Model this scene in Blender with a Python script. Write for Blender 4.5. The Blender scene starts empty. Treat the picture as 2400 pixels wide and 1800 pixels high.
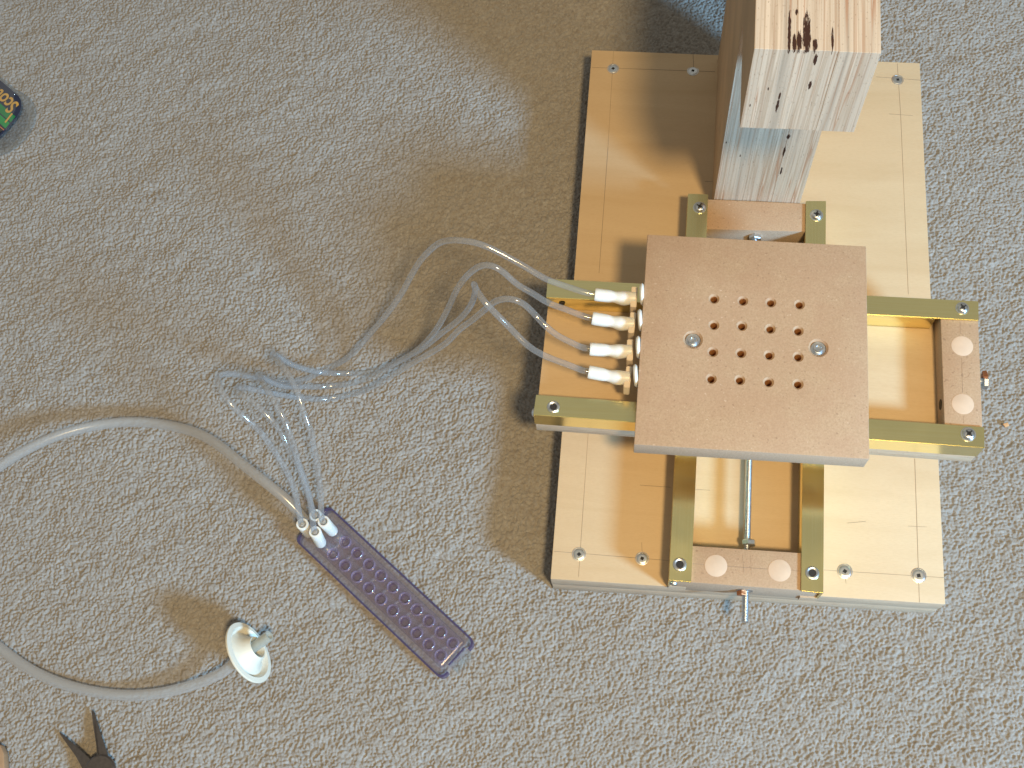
import bpy, bmesh, math, random
import numpy as np
from mathutils import Vector, Matrix, Euler
R = math.radians
S = 0.235                      # metres per board width
scene = bpy.context.scene
# ------------------------------------------------------------------ camera
FPX = 2799.72
CAM = Vector((0.1941, -0.6406, 3.1025)) * S
EUL = Euler((0.3675, 0.0738, 0.0970), 'XYZ')
cd = bpy.data.cameras.new("camera"); cam = bpy.data.objects.new("camera", cd)
scene.collection.objects.link(cam)
cam.location = CAM; cam.rotation_euler = EUL
cd.sensor_width = 36; cd.lens = 36 * FPX / 2400; cd.clip_start = 0.02; cd.clip_end = 50
scene.camera = cam
ROT = EUL.to_matrix()
# ------------------------------------------------------------------ light
w = bpy.data.worlds.new("World"); scene.world = w; w.use_nodes = True
bg = w.node_tree.nodes["Background"]
nt_ = w.node_tree; tc_ = nt_.nodes.new('ShaderNodeTexCoord'); sp_ = nt_.nodes.new('ShaderNodeSeparateXYZ'); rp_ = nt_.nodes.new('ShaderNodeValToRGB')
nt_.links.new(tc_.outputs['Generated'], sp_.inputs[0]); nt_.links.new(sp_.outputs[2], rp_.inputs[0]); nt_.links.new(rp_.outputs[0], bg.inputs[0])
rp_.color_ramp.elements[0].position = 0.0; rp_.color_ramp.elements[0].color = (0.15, 0.12, 0.09, 1)       # walls of the room
rp_.color_ramp.elements[1].position = 0.75; rp_.color_ramp.elements[1].color = (0.36, 0.345, 0.29, 1)     # its ceiling
bg.inputs[1].default_value = 0.9
def area(name, d, dist, size, power, col, tgt):
    l = bpy.data.lights.new(name, 'AREA'); l.shape = 'DISK'; l.size = size; l.energy = power; l.color = col
    o = bpy.data.objects.new(name, l); scene.collection.objects.link(o)
    d = Vector(d).normalized(); o.location = Vector(tgt) + d * dist
    o.rotation_euler = (-d).to_track_quat('-Z', 'Y').to_euler(); return o
area("window_light", (1.5, -0.98, 1.0), 2.3, 0.38, 78, (0.34, 0.675, 1.0), (0.02, 0.15, 0))
area("ceiling_lamp", (0.24, -0.44, 1.0), 1.7, 0.16, 20.5, (1.0, 0.715, 0.34), (0.0, 0.19, 0))
vs = scene.view_settings; vs.view_transform = 'Standard'; vs.look = 'None'; vs.exposure = 0; vs.gamma = 1
scene.cycles.max_bounces = 10; scene.cycles.transparent_max_bounces = 32
# ------------------------------------------------------------------ helpers
rnd = random.Random(4)
def U(u, v, z):
    """source-photo pixel -> world point on the level z (metres)"""
    d = ROT @ Vector(((u - 1200) / FPX, -(v - 900) / FPX, -1.0))
    t = (z - CAM.z) / d.z
    return CAM + d * t
def link(o): scene.collection.objects.link(o); return o
def put(o, parent=None):
    link(o)
    if parent is not None:
        o.parent = parent
        o.matrix_parent_inverse = Matrix.Translation(wl(parent)).inverted()
    return o
def wl(o):
    return Vector(o.get('_w', (0, 0, 0)))
def smooth(me, ang=None):
    for p in me.polygons: p.use_smooth = True
    if ang is not None:
        bm = bmesh.new(); bm.from_mesh(me)
        for e in bm.edges:
            if len(e.link_faces) == 2 and e.calc_face_angle(0) > ang: e.smooth = False
        bm.to_mesh(me); bm.free()
def obj(name, bm, mats, parent=None, sm=None, loc=None):
    me = bpy.data.meshes.new(name)
    bmesh.ops.recalc_face_normals(bm, faces=bm.faces)
    bm.to_mesh(me); bm.free()
    for m in (mats if isinstance(mats, (list, tuple)) else [mats]): me.materials.append(m)
    if sm is not None: smooth(me, R(sm))
    o = bpy.data.objects.new(name, me)
    if loc is not None: o.location = loc
    return put(o, parent)
def thing(name, label, cat, loc=(0, 0, 0), group=None):
    o = bpy.data.objects.new(name, None); o.location = loc; o.empty_display_size = .01
    o['_w'] = tuple(loc)
    link(o); return tag(o, label, cat, group)
def tag(o, label, cat, group=None):
    o['label'] = label; o['category'] = cat
    if group: o['group'] = group
    return o
def prism(bm, pts, z0, z1, bev=0.0, seg=2):
    """pts: world points (xy used) ; z0<z1"""
    lo = [bm.verts.new((p[0], p[1], z0)) for p in pts]; hi = [bm.verts.new((p[0], p[1], z1)) for p in pts]
    n = len(pts); fs = []
    fs.append(bm.faces.new(lo[::-1])); fs.append(bm.faces.new(hi))
    for i in range(n): fs.append(bm.faces.new((lo[i], lo[(i + 1) % n], hi[(i + 1) % n], hi[i])))
    if bev:
        es = list({e for f in fs for e in f.edges})
        bmesh.ops.bevel(bm, geom=es, offset=bev, segments=seg, profile=.5, affect='EDGES')
    return fs
def box(bm, c, s, M=None, bev=0.0):
    r = bmesh.ops.create_cube(bm, size=1)
    vs_ = r['verts']
    for v in vs_:
        v.co = Vector((v.co.x * s[0], v.co.y * s[1], v.co.z * s[2]))
    if bev:
        es = list({e for v in vs_ for e in v.link_edges})
        rr = bmesh.ops.bevel(bm, geom=es, offset=bev, segments=2, affect='EDGES')
        vs_ = list({v for f in rr['faces'] for v in f.verts} | {v for v in vs_ if v.is_valid})
    T = Matrix.Translation(c) @ (M.to_4x4() if M else Matrix.Identity(4))
    bmesh.ops.transform(bm, matrix=T, verts=vs_)
def basis(ax):
    ax = Vector(ax).normalized(); h = Vector((0, 0, 1)) if abs(ax.z) < .9 else Vector((1, 0, 0))
    x = h.cross(ax).normalized(); y = ax.cross(x)
    return Matrix((x, y, ax)).transposed()
def lathe(bm, prof, seg=24, o=(0, 0, 0), ax=(0, 0, 1), twist=0):
    """prof: list of (r, h) ; r=0 closes"""
    B = basis(ax); o = Vector(o); rings = []
    for r, h in prof:
        if r <= 1e-9: rings.append([bm.verts.new(o + B @ Vector((0, 0, h)))])
        else: rings.append([bm.verts.new(o + B @ Vector((r * math.cos(2 * math.pi * i / seg + twist), r * math.sin(2 * math.pi * i / seg + twist), h))) for i in range(seg)])
    for a, b in zip(rings, rings[1:]):
        for i in range(seg):
            j = (i + 1) % seg
            if len(a) == 1 and len(b) == 1: break
            if len(a) == 1: bm.faces.new((a[0], b[j], b[i]))
            elif len(b) == 1: bm.faces.new((a[i], a[j], b[0]))
            else: bm.faces.new((a[i], a[j], b[j], b[i]))
def catmull(P, step):
    P = [Vector(p) for p in P]; Q = [P[0] * 2 - P[1]] + P + [P[-1] * 2 - P[-2]]; out = []
    for i in range(1, len(Q) - 2):
        p0, p1, p2, p3 = Q[i - 1:i + 3]; n = max(2, int((p2 - p1).length / step))
        t0 = 0; t1 = (p1 - p0).length ** .5 + 1e-9; t2 = t1 + (p2 - p1).length ** .5 + 1e-9; t3 = t2 + (p3 - p2).length ** .5 + 1e-9
        for k in range(n):
            t = t1 + (t2 - t1) * k / n
            A1 = p0 * ((t1 - t) / (t1 - t0)) + p1 * ((t - t0) / (t1 - t0)); A2 = p1 * ((t2 - t) / (t2 - t1)) + p2 * ((t - t1) / (t2 - t1)); A3 = p2 * ((t3 - t) / (t3 - t2)) + p3 * ((t - t2) / (t3 - t2))
            B1 = A1 * ((t2 - t) / (t2 - t0)) + A2 * ((t - t0) / (t2 - t0)); B2 = A2 * ((t3 - t) / (t3 - t1)) + A3 * ((t - t1) / (t3 - t1))
            out.append(B1 * ((t2 - t) / (t2 - t1)) + B2 * ((t - t1) / (t2 - t1)))
    out.append(P[-1]); return out
def relax(pts, it):
    pts = [p.copy() for p in pts]
    for _ in range(it):
        q = [p.copy() for p in pts]
        for i in range(1, len(pts) - 1): q[i] = pts[i] * .5 + (pts[i - 1] + pts[i + 1]) * .25
        pts = q
    return pts
def sweep(bm, path, r, seg=14, r_in=None):
    n = len(path); t = (path[1] - path[0]).normalized(); B = basis(t); x = B.col[0].copy()
    def ring(i, x, rr):
        tt = (path[min(i + 1, n - 1)] - path[max(i - 1, 0)]).normalized()
        x = (x - tt * x.dot(tt)).normalized(); y = tt.cross(x)
        return x, [bm.verts.new(path[i] + (x * math.cos(a) + y * math.sin(a)) * rr) for a in [2 * math.pi * k / seg for k in range(seg)]]
    def shell(rr):
        rs = []; xx = x
        for i in range(n):
            xx, v = ring(i, xx, rr); rs.append(v)
        for a, b in zip(rs, rs[1:]):
            for k in range(seg):
                bm.faces.new((a[k], a[(k + 1) % seg], b[(k + 1) % seg], b[k]))
        return rs
    o = shell(r)
    if r_in:
        q = shell(r_in)
        for e in (0, -1):
            for k in range(seg): bm.faces.new((o[e][k], o[e][(k + 1) % seg], q[e][(k + 1) % seg], q[e][k]))
    else:
        bm.faces.new(o[0]); bm.faces.new(o[-1])
# ------------------------------------------------------------------ materials
class NT:
    def __init__(s, name):
        s.m = bpy.data.materials.new(name); s.m.use_nodes = True; s.t = s.m.node_tree; s.t.nodes.clear()
        s.out = s.n('ShaderNodeOutputMaterial')
    def n(s, t, **k):
        nd = s.t.nodes.new(t)
        for a, b in k.items():
            if a.startswith('i_'):
                key = a[2:]; key = int(key) if key.isdigit() else key.replace('_', ' ')
                nd.inputs[key].default_value = b
            else: setattr(nd, a, b)
        return nd
    def l(s, a, b): s.t.links.new(a, b)
    def coords(s, scale=(1, 1, 1), kind='Object', rot=(0, 0, 0)):
        c = s.n('ShaderNodeTexCoord'); m = s.n('ShaderNodeMapping'); m.inputs['Scale'].default_value = scale; m.inputs['Rotation'].default_value = rot
        s.l(c.outputs[kind], m.inputs[0]); return m.outputs[0]
    def noise(s, vec, scale, detail=3, rough=.5, dist=0):
        n = s.n('ShaderNodeTexNoise', i_Scale=scale, i_Detail=detail, i_Roughness=rough, i_Distortion=dist); s.l(vec, n.inputs['Vector']); return n.outputs['Fac']
    def ramp(s, fac, stops):
        r = s.n('ShaderNodeValToRGB'); e = r.color_ramp.elements
        while len(e) > 1: e.remove(e[-1])
        for i, (p, c) in enumerate(stops):
            k = e[0] if i == 0 else e.new(p); k.position = p; k.color = (*c, 1) if len(c) == 3 else c
        s.l(fac, r.inputs[0]); return r.outputs[0]
    def mix(s, fac, a, b, mode='MIX'):
        m = s.n('ShaderNodeMix', data_type='RGBA', blend_type=mode)
        for k, v in ((0, fac), (6, a), (7, b)):
            if hasattr(v, 'is_linked') or hasattr(v, 'links'): s.l(v, m.inputs[k])
            else: m.inputs[k].default_value = v if not isinstance(v, tuple) else (*v[:3], 1)
        return m.outputs[2]
    def math(s, op, a, b=0.0, c=0.0, clamp=False):
        m = s.n('ShaderNodeMath', operation=op, use_clamp=clamp)
        for k, v in ((0, a), (1, b), (2, c)):
            if hasattr(v, 'links'): s.l(v, m.inputs[k])
            else: m.inputs[k].default_value = v
        return m.outputs[0]
    def pbr(s, col, rough=.5, metal=0, bump=None, bs=.0002, spec=.5, **k):
        p = s.n('ShaderNodeBsdfPrincipled')
        for key, v in (('Base Color', col), ('Roughness', rough), ('Metallic', metal), ('Specular IOR Level', spec)):
            if hasattr(v, 'links'): s.l(v, p.inputs[key])
            else: p.inputs[key].default_value = (*v, 1) if isinstance(v, tuple) else v
        for a, b in k.items(): p.inputs[a.replace('_', ' ')].default_value = b
        if bump is not None:
            b = s.n('ShaderNodeBump', i_Distance=bs, i_Strength=1.0); s.l(bump, b.inputs['Height']); s.l(b.outputs[0], p.inputs['Normal'])
        s.p = p; s.l(p.outputs[0], s.out.inputs[0]); return p
def m_board():
    t = NT('birch_face'); v = t.coords((5, 34, 6), rot=(0, 0, R(5)))
    a = t.noise(v, 1.6, 5, .6, .8); b = t.noise(t.coords((1, 1, 1)), 9, 3, .5, .6); c = t.noise(t.coords((300, 1800, 300)), 1, 2)
    col = t.ramp(a, [(.3, (.59, .43, .262)), (.5, (.625, .465, .295)), (.68, (.65, .49, .315))])
    col = t.mix(t.ramp(b, [(.45, (0, 0, 0)), (.75, (.38, .38, .38))]), col, (.66, .455, .27))
    col = t.mix(t.ramp(c, [(.35, (.16, .16, .16)), (.55, (0, 0, 0))]), col, (.50, .34, .20))
    t.pbr(col, .55, bump=c, bs=.00006, spec=.35); return t.m
def m_edge(name, tint, axis_scale, seed=0, pale=0.):
    """plywood edge: layers of veneer seen end on"""
    t = NT(name); tc = t.n('ShaderNodeTexCoord'); mp = t.n('ShaderNodeMapping'); mp.inputs['Scale'].default_value = axis_scale
    mp.inputs['Location'].default_value = (seed, seed * .7, seed * .3); t.l(tc.outputs['Object'], mp.inputs[0]); v = mp.outputs[0]
    a = t.noise(v, 1, 3, .7); b = t.noise(v, 3.1, 2, .6)
    col = t.ramp(a, [(.30, tuple(x * .62 for x in tint)), (.42, tuple(x * .88 for x in tint)), (.5, tint), (.57, tuple(x * .80 for x in (tint[0], tint[1] * .94, tint[2] * .88))), (.64, tuple(min(.9, x * 1.12) for x in tint)), (.75, tuple(x * .9 for x in tint))])
    fine = t.ramp(b, [(.36, (.5, .5, .5)), (.46, (0, 0, 0))])
    col = t.mix(fine, col, (tint[0] * .62, tint[1] * .48, tint[2] * .40))
    rd = t.noise(v, 1.7, 1, .4); col = t.mix(t.ramp(rd, [(.60, (0, 0, 0)), (.645, (.75, .75, .75)), (.66, (0, 0, 0))]), col, (tint[0] * .66, tint[1] * .40, tint[2] * .28))
    sp = t.noise(t.coords((1500, 500, 500)), 1, 2)
    col = t.mix(t.ramp(sp, [(.64, (0, 0, 0)), (.74, (.5, .5, .5))]), col, (.18, .10, .06))
    t.col = col; t.pbr(col, .7, bump=a, bs=.0002, spec=.25); return t
def m_mdf():
    t = NT('hardboard'); c = t.coords((1, 1, 1)); a = t.noise(c, 900, 3, .7); b = t.noise(c, 60, 4, .6); d = t.noise(c, 2400, 1)
    col = t.ramp(a, [(.3, (.405, .272, .172)), (.5, (.465, .318, .205)), (.68, (.52, .365, .245))])
    col = t.mix(t.ramp(b, [(.4, (.35, .35, .35)), (.65, (0, 0, 0))]), col, (.42, .255, .165))
    col = t.mix(t.ramp(t.noise(c, 520, 1), [(.73, (0, 0, 0)), (.79, (.6, .6, .6))]), col, (.66, .50, .37))
    col = t.mix(t.ramp(t.noise(c, 610, 0), [(.20, (.45, .45, .45)), (.26, (0, 0, 0))]), col, (.22, .13, .08))
    t.pbr(col, .62, bump=d, bs=.00005, spec=.3); return t.m
def m_mdfedge():
    t = NT('hardboard_edge'); c = t.coords((1, 1, 1)); a = t.noise(c, 1400, 3, .7)
    col = t.ramp(a, [(.3, (.40, .29, .21)), (.7, (.56, .44, .34))]); t.pbr(col, .85, bump=a, bs=.0001, spec=.15); return t.m
def m_gold(ax):
    t = NT('gold_anodised_aluminium'); v = t.coords((14, 1600, 1600) if ax == 'x' else (1600, 14, 1600)); a = t.noise(v, 1, 3, .6)
    col = t.ramp(a, [(.3, (.94, .84, .42)), (.7, (.98, .90, .50))])
    b = t.noise(t.coords((1, 1, 1)), 30, 3)
    r = t.ramp(b, [(.3, (.16, .16, .16)), (.7, (.26, .26, .26))])
    t.pbr(col, r, 1.0, bump=a, bs=.00001); return t.m
def m_steel(name='zinc_plated_steel', c0=(.80, .84, .90), r=.30):
    t = NT(name); a = t.noise(t.coords((1, 1, 1)), 500, 3)
    t.pbr(t.ramp(a, [(.3, tuple(x * .8 for x in c0)), (.7, c0)]), r, 1.0, bump=a, bs=.00004); return t.m
def m_plain(name, c, rough=.5, metal=0, var=.1, scale=200, spec=.5, **k):
    t = NT(name); a = t.noise(t.coords((1, 1, 1)), scale, 3)
    t.pbr(t.ramp(a, [(.3, tuple(x * (1 - var) for x in c)), (.7, tuple(min(1, x * (1 + var)) for x in c))]), rough, metal, spec=spec, **k); return t.m
def m_clear(name, tint, body, solid, rough=.08, trans=.5, edge=.55):
    """soft clear plastic: see-through, with a milky body and a Fresnel gloss"""
    t = NT(name)
    tr = t.n('ShaderNodeBsdfTransparent'); tr.inputs[0].default_value = (*tint, 1)
    df = t.n('ShaderNodeBsdfDiffuse'); df.inputs[0].default_value = (*body, 1)
    tl = t.n('ShaderNodeBsdfTranslucent'); tl.inputs[0].default_value = (*body, 1)
    m1 = t.n('ShaderNodeMixShader'); m1.inputs[0].default_value = trans; t.l(df.outputs[0], m1.inputs[1]); t.l(tl.outputs[0], m1.inputs[2])
    lw = t.n('ShaderNodeLayerWeight'); lw.inputs[0].default_value = .35
    f = t.math('MULTIPLY_ADD', lw.outputs['Facing'], edge, solid, clamp=True)
    m2 = t.n('ShaderNodeMixShader'); t.l(f, m2.inputs[0]); t.l(tr.outputs[0], m2.inputs[1]); t.l(m1.outputs[0], m2.inputs[2])
    gl = t.n('ShaderNodeBsdfGlossy'); gl.inputs['Roughness'].default_value = rough
    ly = t.n('ShaderNodeLayerWeight'); ly.inputs[0].default_value = .5; geo = t.n('ShaderNodeNewGeometry')
    fz = t.math('MULTIPLY_ADD', t.math('POWER', ly.outputs['Facing'], 4.0), .6, .13)
    fz = t.math('MULTIPLY', fz, t.math('SUBTRACT', 1.0, geo.outputs['Backfacing']))
    m3 = t.n('ShaderNodeMixShader'); t.l(fz, m3.inputs[0]); t.l(m2.outputs[0], m3.inputs[1]); t.l(gl.outputs[0], m3.inputs[2])
    t.l(m3.outputs[0], t.out.inputs[0]); return t.m
BIRCH = m_board(); EDGE_H = m_edge('plywood_edge', (.62, .50, .38), (14, 14, 620)).m
MDF = m_mdf(); MDFE = m_mdfedge(); GOLDX = m_gold('x'); GOLDY = m_gold('y')
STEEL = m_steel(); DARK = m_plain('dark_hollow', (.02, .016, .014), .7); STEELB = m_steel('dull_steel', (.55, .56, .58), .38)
PLUG = m_plain('maple_plug', (.66, .50, .38), .6, scale=120, var=.06, spec=.2); PENCIL = m_plain('pencil_graphite', (.27, .20, .15), .6)
WHITE = m_plain('white_plastic', (.80, .79, .76), .35, var=.02, Subsurface_Weight=.25, Subsurface_Radius=(.004, .003, .002), Subsurface_Scale=1.0)
CREAM = m_plain('cream_plastic', (.80, .68, .56), .4, var=.03)
BRASS = m_plain('copper_nut', (.55, .22, .10), .4, .8)
TUBE = m_clear('clear_vinyl', (.95, .955, .96), (.58, .59, .62), .15, .11, .35, .36)
MILKY = m_clear('milky_vinyl', (.92, .91, .90), (.74, .735, .74), .38, .25, .4, .28)
PURPLE = m_clear('purple_plastic', (.96, .95, .975), (.48, .47, .56), .12, .10, .4, .2)
PURPLE_D = m_clear('purple_plastic_rim', (.50, .44, .70), (.12, .09, .25), .36, .12, .3, .3)
CLEARP = m_clear('clear_case', (.95, .97, .99), (.50, .58, .66), .035, .05, .4, .30)
# ------------------------------------------------------------------ carpet
CZ = -0.0315
def build_carpet():
    cs = [U(-40, -40, CZ), U(2440, -40, CZ), U(2440, 1840, CZ), U(-40, 1840, CZ)]
    x0 = min(c.x for c in cs) - .01; x1 = max(c.x for c in cs) + .01; y0 = min(c.y for c in cs) - .01; y1 = max(c.y for c in cs) + .01
    st = .00058; nx = int((x1 - x0) / st); ny = int((y1 - y0) / st)
    X, Y = np.meshgrid(x0 + st * np.arange(nx), y0 + st * np.arange(ny))
    rs = np.random.RandomState(7)
    def vnoise(x, y, f, seed):
        r = np.random.RandomState(seed).rand(256, 256).astype(np.float32)
        gx = x * f; gy = y * f; ix = np.floor(gx).astype(int); iy = np.floor(gy).astype(int); fx = gx - ix; fy = gy - iy
        fx = fx * fx * (3 - 2 * fx); fy = fy * fy * (3 - 2 * fy)
        a = r[iy % 256, ix % 256]; b = r[iy % 256, (ix + 1) % 256]; c = r[(iy + 1) % 256, ix % 256]; d = r[(iy + 1) % 256, (ix + 1) % 256]
        return (a * (1 - fx) + b * fx) * (1 - fy) + (c * (1 - fx) + d * fx) * fy
    # warp so that the tufts clump into short rows
    wx = X + .0015 * (vnoise(X, Y, 140, 1) - .5) + .004 * (vnoise(X, Y, 40, 2) - .5)
    wy = Y + .0015 * (vnoise(X, Y, 140, 3) - .5) + .004 * (vnoise(X, Y, 40, 4) - .5)
    cell = .00175
    gi = np.floor(wx / cell).astype(int); gj = np.floor(wy / cell).astype(int)
    K = 512
    jx = rs.rand(K, K); jy = rs.rand(K, K); ang = R(25) + rs.randn(K, K) * 1.1; el = 1.0 + rs.rand(K, K) * .7; hh = rs.rand(K, K); cc = rs.rand(K, K); rr = .75 + .35 * rs.rand(K, K)
    best = np.full(X.shape, -1.0); colr = np.zeros(X.shape)
    for di in (-1, 0, 1):
        for dj in (-1, 0, 1):
            a = (gi + di) % K; b = (gj + dj) % K
            px = (gi + di + jx[a, b]) * cell; py = (gj + dj + jy[a, b]) * cell
            dx = wx - px; dy = wy - py; t = ang[a, b]; c = np.cos(t); s = np.sin(t)
            u = (dx * c + dy * s) / (el[a, b] * cell * .62 * rr[a, b]); v = (-dx * s + dy * c) / (cell * .62 * rr[a, b])
            d2 = u * u + v * v
            h = np.clip(1 - d2, 0, 1) ** .6 * (.45 + .55 * hh[a, b])
            m = h > best; best = np.where(m, h, best); colr = np.where(m, cc[a, b], colr)
    best = np.clip(best, 0, 1)
    clump = vnoise(X * .9 + Y * .45, Y * 1.1 - X * .5, 150, 9) * .6 + vnoise(X, Y, 260, 10) * .4
    Z = -.0020 + .0018 * best + .0012 * (clump - .5) + .0022 * (vnoise(X, Y, 22, 11) - .5) + .0016 * (vnoise(X * .8 + Y * .4, Y * 1.3 - X * .5, 60, 12) - .5) + .0005 * (vnoise(X, Y, 1000, 13) - .5)
    Z = CZ + Z
    n = nx * ny
    co = np.stack([X.ravel(), Y.ravel(), Z.ravel()], 1)
    idx = np.arange(n).reshape(ny, nx)
    q = np.stack([idx[:-1, :-1], idx[:-1, 1:], idx[1:, 1:], idx[1:, :-1]], -1).reshape(-1, 4)
    # a wide coarse margin around the detailed part
    e = .9; zf = CZ - .003
    ex = np.array([[x0 - e, y0 - e, zf], [x1 + e, y0 - e, zf], [x1 + e, y1 + e, zf], [x0 - e, y1 + e, zf], [x0, y0, zf], [X[0, -1], y0, zf], [X[0, -1], Y[-1, 0], zf], [x0, Y[-1, 0], zf]])
    q2 = n + np.array([[0, 1, 5, 4], [1, 2, 6, 5], [2, 3, 7, 6], [3, 0, 4, 7]])
    co = np.vstack([co, ex]); q = np.vstack([q, q2])
    me = bpy.data.meshes.new('carpet'); me.vertices.add(len(co)); me.vertices.foreach_set('co', co.ravel())
    me.loops.add(q.size); me.loops.foreach_set('vertex_index', q.ravel()); me.polygons.add(len(q))
    me.polygons.foreach_set('loop_start', np.arange(len(q)) * 4); me.polygons.foreach_set('loop_total', np.full(len(q), 4))
    me.polygons.foreach_set('use_smooth', np.ones(len(q), bool))
    me.update(calc_edges=True)
    at = me.attributes.new('tuft', 'FLOAT', 'POINT'); at.data.foreach_set('value', np.concatenate([colr.ravel(), np.full(8, .5)]).astype(np.float32))
    t = NT('carpet_pile'); A = t.n('ShaderNodeAttribute', attribute_name='tuft').outputs['Fac']
    col = t.ramp(A, [(0, (.275, .248, .228)), (.3, (.315, .296, .28)), (.75, (.345, .33, .32)), (1, (.39, .378, .37))])
    f = t.noise(t.coords((1, 1, 1)), 1800, 2); col = t.mix(t.ramp(f, [(.35, (.45, .45, .45)), (.6, (0, 0, 0))]), col, (.245, .215, .188))
    wv = t.noise(t.coords((1, 1, 1)), 14, 3); col = t.mix(t.ramp(wv, [(.35, (.25, .25, .25)), (.6, (0, 0, 0))]), col, (.285, .255, .228))
    t.pbr(col, 1.0, spec=.05, bump=f, bs=.0003, Sheen_Weight=.15, Sheen_Roughness=.5); me.materials.append(t.m)
    o = bpy.data.objects.new('carpet', me); link(o); o['kind'] = 'structure'; return o
build_carpet()
# ------------------------------------------------------------------ the plywood machine
ZL, ZX, ZP = .0249, .0616, .0870
TH = .0016; HLEG = .0163; BASE_T = .0115; PL_T = .0155
machine = thing('positioning_jig', 'pale plywood jig with gold sliding rails, laminated wooden post and drilled tan top plate', 'jig', tuple(U(1750, 1387, -.033)))
def fix_ends(bm, side_idx, test):
    for f in bm.faces:
        if test(f.normal): f.material_index = side_idx
B4 = [U(1290, 1357, 0), U(2216, 1416.5, 0), U(2156, 147.5, 0), U(1387, 117, 0)]
for k, (z0, z1) in enumerate(((-.0329, -.0166), (-.0163, 0))):
    bm = bmesh.new(); c = sum(B4, Vector()) / 4; ins = .0004 if k == 0 else 0
    prism(bm, [p + (c - p).normalized() * ins for p in B4], z0, z1, .0005)
    bm.normal_update()
    for f in bm.faces:
        if abs(f.normal.z) < .6: f.material_index = 1
    panel = obj('plywood_panel', bm, [BIRCH, EDGE_H], machine, 30)
    if k == 1: top_panel = panel
def screw_mesh(kind):
    bm = bmesh.new()
    if kind == 'square':      # countersunk wood screw with square socket
        lathe(bm, [(.0046, -.0006), (.0046, .00012), (.00415, .0002), (.0039, -.0002)], 28)
        lathe(bm, [(.0039, -.0006), (.0038, .0001), (.0032, .0004), (.0021, .0004)], 28)
        s = .0015
        q = [bm.verts.new((s * math.cos(a), s * math.sin(a), .0004)) for a in (0, math.pi / 2, math.pi, 1.5 * math.pi)]
        d = [bm.verts.new((s * .8 * math.cos(a), s * .8 * math.sin(a), .00015)) for a in (0, math.pi / 2, math.pi, 1.5 * math.pi)]
        o = [bm.verts.new((.0021 * math.cos(a), .0021 * math.sin(a), .0004)) for a in [2 * math.pi * i / 28 for i in range(28)]]
        for i in range(4):
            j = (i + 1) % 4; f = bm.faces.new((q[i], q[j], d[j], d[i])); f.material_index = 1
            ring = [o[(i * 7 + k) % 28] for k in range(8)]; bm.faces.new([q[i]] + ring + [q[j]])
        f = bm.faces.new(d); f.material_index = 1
    elif kind == 'pan':       # pan head machine screw with cross slot
        lathe(bm, [(.0043, 0), (.0043, .0005), (.0037, .00055), (.0035, .0012), (.0030, .0019), (.0021, .0023), (.0012, .0024)], 28)
        bm2v = [bm.verts.new((.0012 * math.cos(2 * math.pi * i / 28), .0012 * math.sin(2 * math.pi * i / 28), .0024)) for i in range(28)]
        c = bm.verts.new((0, 0, .0009))
        for i in range(28):
            f = bm.faces.new((bm2v[i], bm2v[(i + 1) % 28], c)); f.material_index = 1
        for a in (.5, .5 + math.pi / 2):
            M = Matrix.Rotation(a, 3, 'Z'); n0 = len(bm.faces); box(bm, Vector((0, 0, .0023)), (.0044, .0008, .0006), M)
            bm.faces.ensure_lookup_table()
            for f in bm.faces[n0:]: f.material_index = 1
    elif kind == 'eyelet':    # bright ring round a dark socket
        lathe(bm, [(.0042, 0), (.0039, .0007), (.0031, .0010), (.0023, .0007), (.0022, .0003)], 28)
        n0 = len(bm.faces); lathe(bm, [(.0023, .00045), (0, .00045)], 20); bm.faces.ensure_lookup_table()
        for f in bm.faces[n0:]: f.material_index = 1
    me = bpy.data.meshes.new(kind + '_screw'); bmesh.ops.recalc_face_normals(bm, faces=bm.faces); bm.to_mesh(me); bm.free()
    me.materials.append(STEEL); me.materials.append(DARK); smooth(me, R(40)); return me
SM = {k: screw_mesh(k) for k in ('square', 'pan', 'eyelet')}
def screw(kind, p, parent, rot=0, tilt=(0, 0), name='screw', sc=1.0):
    o = bpy.data.objects.new(name, SM[kind]); o.location = p; o.rotation_euler = (tilt[0], tilt[1], rot); o.scale = (sc,) * 3
    return put(o, parent)
for i, (u, v) in enumerate([(1437, 161), (1624, 166), (2104, 187), (1357, 1299), (1505, 1309), (1980, 1339), (2153, 1349)]):
    screw('square', U(u, v, .0), top_panel, rot=[.1, .5, .9, 0, .4, .2, 1.0][i], tilt=[(.0, .0), (-.05, .03), (.02, .02), (0, 0), (.0, .02), (0, 0), (0, -.03)][i], sc=[.9, .9, .9, .95, .9, 1., 1.][i])
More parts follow.
